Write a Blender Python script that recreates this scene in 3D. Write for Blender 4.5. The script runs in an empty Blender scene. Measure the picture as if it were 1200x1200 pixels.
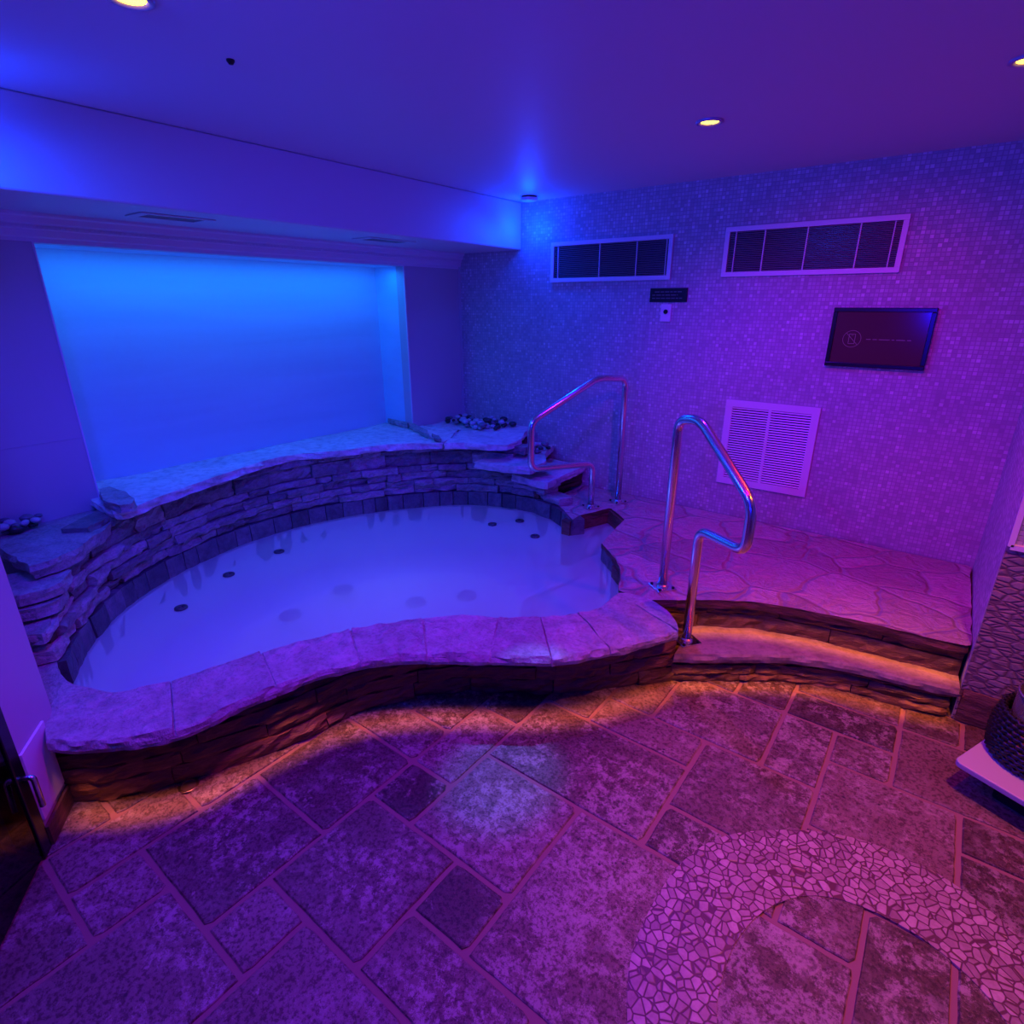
import bpy, bmesh, math, random
from mathutils import Vector, noise, Matrix
from mathutils.geometry import tessellate_polygon
random.seed(7)
C = bpy.context.scene
COL = C.collection

# ------------------------------------------------------------------ camera
F, TH, RZ, H = 670.0, math.atan(245/670.0), math.radians(37.3), 1.65
cd = bpy.data.cameras.new('camera'); cam = bpy.data.objects.new('camera', cd); COL.objects.link(cam)
cd.sensor_width = 36; cd.sensor_fit = 'HORIZONTAL'; cd.lens = F/1200*36; cd.clip_start = .02
cam.location = (0, 0, H); cam.rotation_euler = (math.pi/2-TH, 0, RZ)
C.camera = cam
# ------------------------------------------------------------------ world, exposure
C.view_settings.view_transform = 'Standard'; C.view_settings.look = 'None'
C.view_settings.gamma = 1; C.view_settings.exposure = 0.0
w = bpy.data.worlds.new('world'); C.world = w; w.use_nodes = True
w.node_tree.nodes['Background'].inputs[0].default_value = (.02, .003, .06, 1)
w.node_tree.nodes['Background'].inputs[1].default_value = .3
# ------------------------------------------------------------------ lights
def lamp(name, kind, loc, color, power, size=.05, rot=None, spot=None, blend=.6, sx=None, sy=None):
    l = bpy.data.lights.new(name, kind); l.color = color; l.energy = power
    if kind == 'AREA':
        l.shape = 'RECTANGLE'; l.size = sx or size; l.size_y = sy or size
    else:
        l.shadow_soft_size = size
    if kind == 'SPOT': l.spot_size = math.radians(spot); l.spot_blend = blend
    o = bpy.data.objects.new(name, l); COL.objects.link(o); o.location = loc
    if rot is not None:
        d = Vector(rot)-Vector(loc); o.rotation_euler = d.to_track_quat('-Z', 'Y').to_euler()
    return o
# light = (name, kind, place, aim, colour, power, size, cone, blend)
DOWN = [(-1.733, .79), (-.986, 2.586), (-.02, 2.544)]
LIGHTS = [
 ('niche_strip_light', 'STRIP', (-3.44, 2.01, 1.885), None, (0, 0.22, 1), 7.2, 0, 0, 0),
 ('corner_blue_light', 'POINT', (-2.58, 3.56, 2.14), None, (0, 0.035, 1), 8, .035, 0, 0),
 ('corner_blue_light', 'POINT', (-2.58, .56, 2.10), None, (0, 0.035, 1), 4.5, .035, 0, 0),
 ('blue_spot', 'SPOT', (-2.545, 3.53, 2.26), (-1.7, 2.0, .3), (0, 0.045, 1), 44, .04, 140, 1),
 ('blue_spot', 'SPOT', (-2.56, .50, 2.26), (-1.7, 2.0, .3), (0, 0.045, 1), 45, .04, 140, 1),
 ('fill_light', 'SPOT', (-1.35, .1, 2.28), (-1.1, 1.5, 0), (0.015, 0.045, 1), 85, .07, 165, .5),  # added blue-violet fill, no fitting stands here
 ('fill_light', 'SPOT', (.1, .7, 2.28), (-.3, 3.4, .9), (1, 0, 0.6), 0, .07, 120, .8),  # added magenta fill toward the mosaic wall, switched off
 ('fill_light', 'SPOT', (-.35, 1.7, 2.28), (-.5, 3.7, .75), (1, 0, 0.3), 55, .07, 78, .9),  # added fill that reddens the mosaic wall, no fitting here
 ('downlight_beam', 'SPOT', (*DOWN[0], 2.30), (*DOWN[0], 0), (0.05, 0, 1), 66, .03, 150, .6),
 ('downlight_beam', 'SPOT', (*DOWN[1], 2.30), (*DOWN[1], 0), (0.08, 0, 1), 68, .03, 150, .6),
 ('downlight_beam', 'SPOT', (*DOWN[2], 2.30), (*DOWN[2], 0), (1, 0.01, 0), 50, .03, 96, .9),
 ('downlight_beam', 'SPOT', (.40, 1.9, 2.30), (.25, 1.85, 0), (1, 0.19, 0), 150, .03, 76, .9),  # unseen warm spot without a fitting, placed to warm the right floor
 ('underwater_light', 'POINT', (-2.15, 1.75, -.3), None, (0.15, 0.24, 1), 5, .15, 0, 0),
 ('rear_fill_light', 'SPOT', (-.2, -1.2, 1.6), (-.8, 1.8, 2.4), (0, 0.004, 1), 165, .1, 128, 1),  # added blue ambient fill behind the camera
 ('fill_light', 'SPOT', (-.9, 1.0, 2.28), (-.9, .8, 0), (0.95, 0, 1), 58, .05, 110, .9),  # added magenta fill for the floor and coping, no fitting here
 ('blue_spot', 'SPOT', (*DOWN[1], 2.295), (-1.03, 1.30, 0), (0, 0.22, 1), 260, .02, 12, .9),  # extra narrow spot at the downlight, added for the floor's blue patch
 ('nosing_led', 'LED', (0, 0, 0), None, (1, 0.24, 0.0), 1.3, 0, 0, 0),
]
#LIGHTS_END
for nm, kd, loc, aim, colr, pw, sz, cone, bl in LIGHTS:
    if kd == 'STRIP':
        l = lamp(nm, 'AREA', loc, colr, pw, sx=.05, sy=2.05); l.rotation_euler = (0, math.radians(8), 0)
    elif kd == 'LED': LED = (colr, pw)           # strips under the stone nosings, placed with the stones below
    else: lamp(nm, kd, loc, colr, pw, sz, aim, cone or None, bl)

# ------------------------------------------------------------------ pixel rays (to read places off known planes)
def ray(u, v):
    x = (u-600)/F; y = -(v-600)/F
    fy = math.cos(TH)+y*math.sin(TH); fz = -math.sin(TH)+y*math.cos(TH)
    return Vector((x*math.cos(RZ)-fy*math.sin(RZ), x*math.sin(RZ)+fy*math.cos(RZ), fz))
def onz(u, v, z):
    d = ray(u, v); t = (z-H)/d.z; return Vector((d.x*t, d.y*t, z))
def onY(u, v, Y):
    d = ray(u, v); t = Y/d.y; return Vector((d.x*t, Y, H+d.z*t))
def onX(u, v, X):
    d = ray(u, v); t = X/d.x; return Vector((X, d.y*t, H+d.z*t))
def pz(L, z): return [onz(u, v, z).to_2d() for u, v in L]

YW, XB, XN, XK = 3.70, -2.732, -3.352, -3.666     # back wall, bulkhead, niche wall, niche back
ZC, ZS, ZT, ZL = 2.325, 2.015, 1.90, .72          # ceiling, soffit, niche head, ledge
D, ZW = .33, .22                                  # deck height, water height

# ------------------------------------------------------------------ materials
def mat(name, base=(.5, .5, .5), rough=.5, metal=0, emit=None, es=1, spec=.5):
    m = bpy.data.materials.new(name); m.use_nodes = True
    b = m.node_tree.nodes['Principled BSDF']
    b.inputs['Base Color'].default_value = (*base, 1); b.inputs['Roughness'].default_value = rough
    b.inputs['Metallic'].default_value = metal; b.inputs['Specular IOR Level'].default_value = spec
    if emit: b.inputs['Emission Color'].default_value = (*emit, 1); b.inputs['Emission Strength'].default_value = es
    return m
class N:
    def __init__(s, m): s.t = m.node_tree; s.b = s.t.nodes['Principled BSDF']
    def new(s, k, **kw):
        n = s.t.nodes.new(k)
        for a, v in kw.items(): setattr(n, a, v)
        return n
    def l(s, a, b): s.t.links.new(a, b)
    def coord(s, scale=(1, 1, 1)):
        g = s.new('ShaderNodeNewGeometry'); mp = s.new('ShaderNodeMapping'); mp.inputs['Scale'].default_value = scale
        s.l(g.outputs['Position'], mp.inputs['Vector']); return mp.outputs[0]
    def tint(s):
        a = s.new('ShaderNodeAttribute'); a.attribute_name = 'tint'; return a.outputs['Color']
    def noise(s, vec, scale, detail=6, rough=.6, dist=0):
        n = s.new('ShaderNodeTexNoise'); n.inputs['Scale'].default_value = scale; n.inputs['Detail'].default_value = detail
        n.inputs['Roughness'].default_value = rough; n.inputs['Distortion'].default_value = dist
        s.l(vec, n.inputs['Vector']); return n.outputs['Fac']
    def ramp(s, f, stops):
        r = s.new('ShaderNodeValToRGB'); e = r.color_ramp.elements
        while len(e) < len(stops): e.new(.5)
        for x, (p, c) in zip(e, stops):
            x.position = p; x.color = (*(c if isinstance(c, tuple) else (c,)*3), 1)
        s.l(f, r.inputs[0]); return r.outputs[0]
    def mix(s, f, a, b, mode='MIX'):
        n = s.new('ShaderNodeMix', data_type='RGBA', blend_type=mode)
        for sock, v in ((n.inputs[0], f), (n.inputs[6], a), (n.inputs[7], b)):
            if isinstance(v, (int, float)): sock.default_value = v if sock == n.inputs[0] else (v, v, v, 1)
            elif isinstance(v, tuple): sock.default_value = (*v, 1)
            else: s.l(v, sock)
        return n.outputs[2]
    def math(s, op, a, b=0):
        n = s.new('ShaderNodeMath', operation=op)
        for i, v in enumerate((a, b)):
            if isinstance(v, (int, float)): n.inputs[i].default_value = v
            else: s.l(v, n.inputs[i])
        return n.outputs[0]
    def vadd(s, a, b, sc=1.0):
        m_ = s.new('ShaderNodeVectorMath', operation='SCALE'); s.l(b, m_.inputs[0]); m_.inputs['Scale'].default_value = sc
        n = s.new('ShaderNodeVectorMath', operation='ADD'); s.l(a, n.inputs[0]); s.l(m_.outputs[0], n.inputs[1]); return n.outputs[0]
    def voro(s, vec, scale, feat='F1', rnd=1):
        n = s.new('ShaderNodeTexVoronoi', feature=feat); n.inputs['Scale'].default_value = scale
        n.inputs['Randomness'].default_value = rnd; s.l(vec, n.inputs['Vector']); return n
    def color(s, c): s.l(c, s.b.inputs['Base Color'])
    def roughn(s, c): s.l(c, s.b.inputs['Roughness'])
    def bump(s, h, strength=.5, dist=.01):
        n = s.new('ShaderNodeBump'); n.inputs['Strength'].default_value = strength; n.inputs['Distance'].default_value = dist
        s.l(h, n.inputs['Height']); s.l(n.outputs[0], s.b.inputs['Normal'])

def paint(name, base, rough=.6):
    m = mat(name, base, rough); n = N(m); c = n.coord()
    n.bump(n.noise(c, 14, 3), .06, .01); return m
M_ceil = paint('ceiling_paint', (.62, .62, .62), .55)
M_panel = paint('panel_paint', (.5, .5, .5), .5)
M_niche = paint('niche_paint', (.45, .75, .82), .6)  # blue tint painted in to cut red bounce and deepen the blue light
n = N(M_niche); c = n.coord((1, .35, 3)); n.color(n.ramp(n.noise(c, 2.2, 4, .5, .4), [(.3, (.38, .70, .78)), (.7, (.44, .78, .86))]))
M_trimw = mat('white_frame', (.74, .72, .74), .35)
M_blackp = mat('black_plastic', (.006, .006, .007), .25)
M_steel = mat('brushed_steel', (.78, .78, .78), .2, 1)
M_blade = mat('vent_blade', (.24, .22, .26), .5)
M_darkmetal = mat('dark_metal', (.02, .02, .022), .35, .6)

def mosaic_mat():                                   # small square pearl mosaic
    m = mat('mosaic_tile', rough=.3); n = N(m); g = n.new('ShaderNodeNewGeometry')
    s = n.new('ShaderNodeVectorMath', operation='SCALE'); s.inputs['Scale'].default_value = 1/.0205
    wn = n.noise(g.outputs['Position'], 9, 2)
    wv = n.new('ShaderNodeVectorMath', operation='SCALE'); wv.inputs['Scale'].default_value = .004
    wc = n.new('ShaderNodeCombineXYZ'); n.l(wn, wc.inputs[0]); n.l(wn, wc.inputs[2]); n.l(wc.outputs[0], wv.inputs[0])
    ad = n.new('ShaderNodeVectorMath', operation='ADD'); n.l(g.outputs['Position'], ad.inputs[0]); n.l(wv.outputs[0], ad.inputs[1])
    n.l(ad.outputs[0], s.inputs[0])
    fl = n.new('ShaderNodeVectorMath', operation='FLOOR'); n.l(s.outputs[0], fl.inputs[0])
    wn_ = n.new('ShaderNodeTexWhiteNoise', noise_dimensions='3D'); n.l(fl.outputs[0], wn_.inputs['Vector'])
    fr = n.new('ShaderNodeVectorMath', operation='FRACTION'); n.l(s.outputs[0], fr.inputs[0])
    sp = n.new('ShaderNodeSeparateXYZ'); n.l(fr.outputs[0], sp.inputs[0])
    def edge(o): return n.math('SUBTRACT', .5, n.math('ABSOLUTE', n.math('SUBTRACT', o, .5)))
    d = n.math('MINIMUM', edge(sp.outputs[0]), edge(sp.outputs[2]))
    mask = n.ramp(d, [(.06, 0.), (.13, 1.)])
    big = n.ramp(n.noise(g.outputs['Position'], 5, 3), [(.3, .82), (.7, 1.)])
    tile = n.ramp(wn_.outputs['Value'], [(0, .40), (.5, .50), (.9, .58), (1, .72)])
    n.color(n.mix(mask, (.36, .35, .36), n.mix(1., tile, big, 'MULTIPLY')))
    n.roughn(n.ramp(wn_.outputs['Value'], [(0, .55), (1, .36)]))
    h = n.math('ADD', mask, n.math('MULTIPLY', wn_.outputs['Value'], .9)); n.bump(h, .5, .0025)
    return m
M_mosaic = mosaic_mat()

def travertine():
    m = mat('travertine_tile', rough=.45); n = N(m); t = n.tint(); p = n.coord(); v = n.vadd(p, t, 23.)
    sp = n.new('ShaderNodeSeparateColor'); n.l(t, sp.inputs[0])
    base = n.ramp(sp.outputs[0], [(0, (.08, .05, .045)), (.35, (.16, .10, .09)), (.7, (.24, .155, .14)), (1, (.33, .23, .21))])
    st = n.noise(v, 3.2, 8, .65, 1.2); c1 = n.mix(n.ramp(st, [(.35, 0.), (.7, 1.)]), n.mix(1., base, (.62, .55, .5), 'MULTIPLY'), base)
    patch = n.noise(v, 10, 10, .8, .25)
    th = n.math('ADD', patch, n.math('MULTIPLY', n.math('SUBTRACT', sp.outputs[1], .55), .16))
    c2 = n.mix(n.ramp(th, [(.555, 0.), (.60, .6)]), c1, (.42, .33, .30))
    fine = n.noise(v, 80, 5, .75); c3 = n.mix(n.ramp(fine, [(.42, .95), (.53, 0.)]), c2, n.mix(1., c2, (.32, .25, .25), 'MULTIPLY'))
    gr = n.noise(v, 26, 8, .85); gate2 = n.ramp(n.noise(v, 3.1, 3), [(.42, 0.), (.6, 1.)])
    c3 = n.mix(n.math('MULTIPLY', n.ramp(gr, [(.50, 0.), (.56, .75)]), gate2), c3, (.40, .31, .29))
    sp2 = n.voro(v, 26); pits = n.ramp(sp2.outputs['Distance'], [(.1, 1.), (.15, 0.)])
    gate = n.ramp(n.noise(v, 4, 2), [(.55, 0.), (.62, 1.)])
    c4 = n.mix(n.math('MULTIPLY', pits, gate), c3, (.03, .02, .02)); n.color(c4)
    n.roughn(n.ramp(fine, [(.3, .6), (.65, .27)]))
    h = n.math('ADD', n.math('MULTIPLY', fine, .6), n.math('MULTIPLY', patch, .8)); n.bump(h, .6, .007); return m
M_trav = travertine()
M_grout = mat('grout', (.24, .13, .11), .8); n = N(M_grout); n.bump(n.noise(n.coord(), 120), .5, .003)

def crazy(name, scale, grout, lo, hi, bumpd=.004, sc=(1, 1, 1), rough=.4, w=(.03, .07), distort=.0, depth=1., wavy=0.):
    m = mat(name, rough=rough); n = N(m); p = n.coord(sc)
    if distort:
        t_ = n.new('ShaderNodeTexNoise'); t_.inputs['Scale'].default_value = scale*1.2; n.l(p, t_.inputs['Vector']); p = n.vadd(p, t_.outputs['Color'], distort)
    e = n.voro(p, scale, 'DISTANCE_TO_EDGE'); f = n.voro(p, scale)
    mask = n.ramp(e.outputs['Distance'], [(w[0], 0.), (w[1], 1.)])
    sep = n.new('ShaderNodeSeparateColor'); n.l(f.outputs['Color'], sep.inputs[0])
    fine = n.noise(p, 45, 5, .7)
    c = n.mix(sep.outputs[0], lo, hi); c = n.mix(n.ramp(fine, [(.35, .5), (.6, 0.)]), c, n.mix(1., c, (.5, .45, .42), 'MULTIPLY'))
    n.color(n.mix(mask, grout, c))
    wav = n.noise(p, 11, 4, .6, .8) if wavy else fine
    n.bump(n.math('ADD', n.math('ADD', n.math('MULTIPLY', mask, depth), n.math('MULTIPLY', fine, .5)), n.math('MULTIPLY', wav, wavy)), .6, bumpd); return m
M_inlay = crazy('broken_tile_mosaic', 39, (.09, .035, .045), (.26, .17, .165), (.47, .35, .33), .002, w=(.04, .09))
M_pebble_wall = crazy('pebble_cladding', 22, (.16, .10, .10), (.26, .19, .18), (.40, .30, .28), .006, sc=(1, 1, 2.0), w=(.02, .2), rough=.55)
M_flag = crazy('flagstone_paving', 3.1, (.36, .29, .27), (.36, .28, .26), (.56, .45, .42), .03, w=(.008, .04), distort=.16, rough=.45, wavy=3.)

def rock(name, lo, hi, scale=9,  bumpd=.02, rough=.55, streak=(1, 1, 1), bs=.7, tv=1.):
    m = mat(name, rough=rough); n = N(m); t = n.tint(); p = n.coord(streak); v = n.vadd(p, t, 9.)
    a = n.noise(v, scale, 8, .65, .6); b = n.noise(v, scale*5, 5, .7)
    sp = n.new('ShaderNodeSeparateColor'); n.l(t, sp.inputs[0])
    c = n.mix(n.ramp(a, [(.3, 0.), (.7, 1.)]), lo, hi)
    c = n.mix(1., c, n.ramp(sp.outputs[0], [(0, (1-.45*tv,)*3), (1, (1+.28*tv, 1+.24*tv, 1+.2*tv))]), 'MULTIPLY')
    c = n.mix(n.ramp(b, [(.35, .5), (.55, 0.)]), c, n.mix(1., c, (.4, .38, .36), 'MULTIPLY'))
    n.color(c); n.bump(n.math('ADD', n.math('MULTIPLY', a, 1.), n.math('MULTIPLY', b, .35)), bs, bumpd); return m
M_coping = rock('pale_limestone', (.36, .31, .30), (.62, .55, .54), 11, .03, .5, bs=1., tv=.25)
M_ledge = rock('pale_ledge_stone', (.5, .48, .47), (.72, .7, .69), 4, .014, .5)
M_wallrock = rock('rough_ledgestone', (.24, .21, .22), (.55, .47, .47), 8, .03, .6, (1, 1, 1.8))
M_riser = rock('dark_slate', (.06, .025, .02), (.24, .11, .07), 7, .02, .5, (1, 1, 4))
M_band = rock('waterline_slate', (.09, .09, .12), (.22, .2, .24), 9, .012, .35)
M_tread = rock('sandy_tread', (.36, .27, .2), (.58, .46, .36), 8, .01, .55)
M_stone = rock('river_stone', (.05, .05, .06), (.42, .42, .46), 16, .003, .4)
M_shell = mat('tub_shell', (.62, .62, .64), .4)
M_jet = mat('jet_plastic', (.06, .06, .08), .3)

M_jetg = mat('grey_jet', (.2, .2, .24), .4)
def water_mat():
    m = bpy.data.materials.new('milky_water'); m.use_nodes = True; t = m.node_tree; t.nodes.clear()
    def nn(k): return t.nodes.new(k)
    out = nn('ShaderNodeOutputMaterial'); tr = nn('ShaderNodeBsdfTransparent'); tr.inputs[0].default_value = (.75, .8, 1, 1)
    df = nn('ShaderNodeBsdfDiffuse'); df.inputs[0].default_value = (.82, .84, .9, 1)
    tl = nn('ShaderNodeBsdfTranslucent'); tl.inputs[0].default_value = (.85, .86, .95, 1)
    gl = nn('ShaderNodeBsdfGlossy'); gl.inputs['Roughness'].default_value = .12
    g = nn('ShaderNodeNewGeometry'); nz = nn('ShaderNodeTexNoise'); nz.inputs['Scale'].default_value = 3.; nz.inputs['Detail'].default_value = 3
    bp = nn('ShaderNodeBump'); bp.inputs['Strength'].default_value = .15; bp.inputs['Distance'].default_value = .02
    L = t.links.new; L(g.outputs['Position'], nz.inputs['Vector']); L(nz.outputs['Fac'], bp.inputs['Height']); L(bp.outputs[0], gl.inputs['Normal'])
    a = nn('ShaderNodeMixShader'); a.inputs[0].default_value = .5; L(df.outputs[0], a.inputs[1]); L(tl.outputs[0], a.inputs[2])
    b = nn('ShaderNodeMixShader'); b.inputs[0].default_value = .5; L(tr.outputs[0], b.inputs[1]); L(a.outputs[0], b.inputs[2])
    fr = nn('ShaderNodeFresnel'); fr.inputs[0].default_value = 1.2
    c = nn('ShaderNodeMixShader'); L(fr.outputs[0], c.inputs[0]); L(b.outputs[0], c.inputs[1]); L(gl.outputs[0], c.inputs[2]); L(c.outputs[0], out.inputs[0])
    return m
M_water = water_mat()

# ------------------------------------------------------------------ builders
def tag(o, label=None, cat=None, group=None, kind=None):
    if label: o['label'] = label
    if cat: o['category'] = cat
    if group: o['group'] = group
    if kind: o['kind'] = kind
    return o
def empty(name, loc, rz=0):
    o = bpy.data.objects.new(name, None); COL.objects.link(o); o.location = loc; o.rotation_euler = (0, 0, rz); o.empty_display_size = .05
    return o
class MB:
    def __init__(s): s.v = []; s.f = []; s.c = []; s.mi = []
    def add(s, vs, fs, tint=None, mi=0):
        b = len(s.v); s.v += [tuple(v) for v in vs]; t = tint or (.5, .5, .5)
        for f in fs: s.f.append([b+i for i in f]); s.c.append(t); s.mi.append(mi)
    def box(s, a, b, tint=None, mi=0):
        x0, y0, z0 = a; x1, y1, z1 = b
        s.add([(x0, y0, z0), (x1, y0, z0), (x1, y1, z0), (x0, y1, z0), (x0, y0, z1), (x1, y0, z1), (x1, y1, z1), (x0, y1, z1)],
              [(3, 2, 1, 0), (4, 5, 6, 7), (0, 1, 5, 4), (1, 2, 6, 5), (2, 3, 7, 6), (3, 0, 4, 7)], tint, mi)
    def quad(s, a, b, c, d, tint=None, mi=0): s.add([a, b, c, d], [(0, 1, 2, 3)], tint, mi)
    def cyl(s, p, q, r, seg=20, r2=None, caps=True, tint=None):
        p, q = Vector(p), Vector(q); d = (q-p).normalized(); r2 = r if r2 is None else r2
        a = d.orthogonal().normalized(); b = d.cross(a)
        vs = []; 
        for base, rr in ((p, r), (q, r2)):
            for i in range(seg):
                t = 2*math.pi*i/seg; vs.append(base+a*math.cos(t)*rr+b*math.sin(t)*rr)
        fs = [(i, (i+1) % seg, seg+(i+1) % seg, seg+i) for i in range(seg)]
        if caps: fs += [tuple(reversed(range(seg))), tuple(range(seg, 2*seg))]
        s.add(vs, fs, tint)
    def lathe(s, prof, loc, seg=24, tint=None):   # prof [(r,z)]
        x, y, z = loc; vs = []
        for r, h in prof:
            for i in range(seg):
                t = 2*math.pi*i/seg; vs.append((x+r*math.cos(t), y+r*math.sin(t), z+h))
        fs = []
        for j in range(len(prof)-1):
            for i in range(seg):
                k = (i+1) % seg; fs.append((j*seg+i, j*seg+k, (j+1)*seg+k, (j+1)*seg+i))
        s.add(vs, fs, tint)
    def tube(s, pts, r, seg=18):
        P = [Vector(p) for p in pts]; vs = []; nrm = None
        for i, p in enumerate(P):
            d = (P[min(i+1, len(P)-1)]-P[max(i-1, 0)]).normalized()
            if nrm is None: nrm = d.orthogonal().normalized()
            else: nrm = (nrm-d*nrm.dot(d)).normalized()
            b = d.cross(nrm)
            for k in range(seg):
                t = 2*math.pi*k/seg; vs.append(p+nrm*math.cos(t)*r+b*math.sin(t)*r)
        fs = []
        for i in range(len(P)-1):
            for k in range(seg):
                k2 = (k+1) % seg; fs.append((i*seg+k, i*seg+k2, (i+1)*seg+k2, (i+1)*seg+k))
        fs += [tuple(reversed(range(seg))), tuple(range((len(P)-1)*seg, len(P)*seg))]
        s.add(vs, fs)
    def build(s, name, material, parent=None, smooth=False, bevel=0, recalc=True):
        me = bpy.data.meshes.new(name); me.from_pydata(s.v, [], s.f)
        mats = material if isinstance(material, (list, tuple)) else [material]
        for m in mats: me.materials.append(m)
        ca = me.color_attributes.new('tint', 'FLOAT_COLOR', 'CORNER')
        for p in me.polygons:
            c = s.c[p.index]; p.material_index = s.mi[p.index]; p.use_smooth = smooth
            for li in p.loop_indices: ca.data[li].color = (*c, 1)
        if recalc:
            bm = bmesh.new(); bm.from_mesh(me); bmesh.ops.recalc_face_normals(bm, faces=bm.faces); bm.to_mesh(me); bm.free()
        o = bpy.data.objects.new(name, me); COL.objects.link(o)
        if parent: o.parent = parent; o.location = -Vector(parent.location) if parent.rotation_euler.z == 0 else (0, 0, 0)
        if parent and parent.rotation_euler.z != 0: o.matrix_parent_inverse = Matrix.Identity(4)
        if bevel:
            bv = o.modifiers.new('bevel', 'BEVEL'); bv.width = bevel; bv.segments = 2; bv.limit_method = 'ANGLE'
        return o
def rt(): return (random.random(), random.random(), random.random())
def nz(p, s=1., o=0): return noise.noise(Vector((p[0]*s+o, p[1]*s+o*1.7, (p[2] if len(p) > 2 else 0)*s-o)))
def resample(P, step):
    P = [Vector(p[:2]) for p in P]; out = [P[0]]; acc = 0.
    for a, b in zip(P, P[1:]):
        L = (b-a).length; d = step-acc
        while d < L: out.append(a+(b-a)*(d/L)); d += step
        acc = L-(d-step)
    if (out[-1]-P[-1]).length > step*.3: out.append(P[-1])
    return out
def spline(P, n=8):                                   # smooth curve through 2D points
    P = [Vector(p[:2]) for p in P]; Q = [P[0]*2-P[1]]+P+[P[-1]*2-P[-2]]; out = []
    for i in range(1, len(Q)-2):
        a, b, c, d = Q[i-1:i+3]
        for k in range(n):
            t = k/n; out.append(.5*((2*b)+(c-a)*t+(2*a-5*b+4*c-d)*t*t+(3*b-a-3*c+d)*t**3))
    return out+[P[-1]]
def even(P, n):                                       # n+1 points evenly along a polyline
    P = [Vector(p[:2]) for p in P]; L = [0]
    for a, b in zip(P, P[1:]): L.append(L[-1]+(b-a).length)
    out = []; j = 0
    for k in range(n+1):
        s_ = L[-1]*k/n
        while j < len(P)-2 and L[j+1] < s_: j += 1
        out.append(P[j].lerp(P[j+1], min(1, (s_-L[j])/max(1e-9, L[j+1]-L[j]))))
    return out
def rough_prism(mb, poly, z0, z1, jit=.01, step=.04, tint=None, rows=3, close=True, zn=.0, edge_mi=0):
    P = resample(list(poly)+[poly[0]], step)[:-1]; m = len(P); cx = sum(P, Vector((0, 0)))/m
    t = tint or rt(); o = random.random()*50; vs = []
    for r in range(rows+1):
        z = z1+(z0-z1)*r/rows
        for i, p in enumerate(P):
            d = (P[(i+1) % m]-P[i-1]); nn = Vector((d.y, -d.x)); nn = nn.normalized() if nn.length else nn
            if nn.dot(p-cx) < 0: nn = -nn
            k = nz((p.x, p.y, z*3), 14, o)*jit*(1 if r else .6)-(.25*jit if r == rows else 0)
            vs.append((*(p+nn*k), z+(nz((p.x, p.y, 0), 6, o)*zn if r == 0 else 0)))
    fs = []
    for r in range(rows):
        for i in range(m): k = (i+1) % m; fs.append((r*m+i, r*m+k, (r+1)*m+k, (r+1)*m+i))
    for tr in tessellate_polygon([[Vector(v) for v in vs[:m]]]): fs.append(tuple(tr))
    if edge_mi:
        ns_ = rows*m; mb.add(vs, fs[:ns_], t, edge_mi); b_ = len(mb.v)-len(vs)
        for f in fs[ns_:]: mb.f.append([b_+i for i in f]); mb.c.append(t); mb.mi.append(0)
    else: mb.add(vs, fs, t)
def grid_slab(mb, A, B, z1, th, nA=40, nB=8, amp=.006, edge=.008, tint=None, seed=0, caps=True):
    """slab between two curves A (inner) and B (outer): bumpy top, broken edges"""
    A = even(A, nA); B = even(B, nA); t = tint or rt(); rowsv = []
    for i, (a, b) in enumerate(zip(A, B)):
        row = []; d = (b-a).normalized()
        row.append((*(a+d*.012), z1-th))
        row.append((*(a-d*0), z1-.012+nz((a.x, a.y, 1), 9, seed)*.004))
        for j in range(nB+1):
            p = a.lerp(b, j/nB)
            if j == 0: p = p+d*.008
            if j == nB: p = p-d*.008
            row.append((p.x, p.y, z1+amp*(nz((p.x, p.y, 0), 7, seed)+.6*nz((p.x, p.y, 0), 19, seed+3))))
        for q, zz in ((.012, .0), (.45, .004), (.8, -.002), (1., -.02)):
            k = nz((b.x, b.y, q*.4), 16, seed+5)*edge+zz; row.append((*(b+d*k), z1-th*q-(.008 if q < .02 else 0)))
        rowsv.append(row)
    m = len(rowsv[0]); vs = [v for r in rowsv for v in r]; fs = []
    for i in range(len(rowsv)-1):
        for j in range(m): k = (j+1) % m; fs.append((i*m+j, i*m+k, (i+1)*m+k, (i+1)*m+j))
    if caps: fs += [tuple(range(m)), tuple(reversed(range((len(rowsv)-1)*m, len(rowsv)*m)))]
    mb.add(vs, fs, t)
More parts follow.
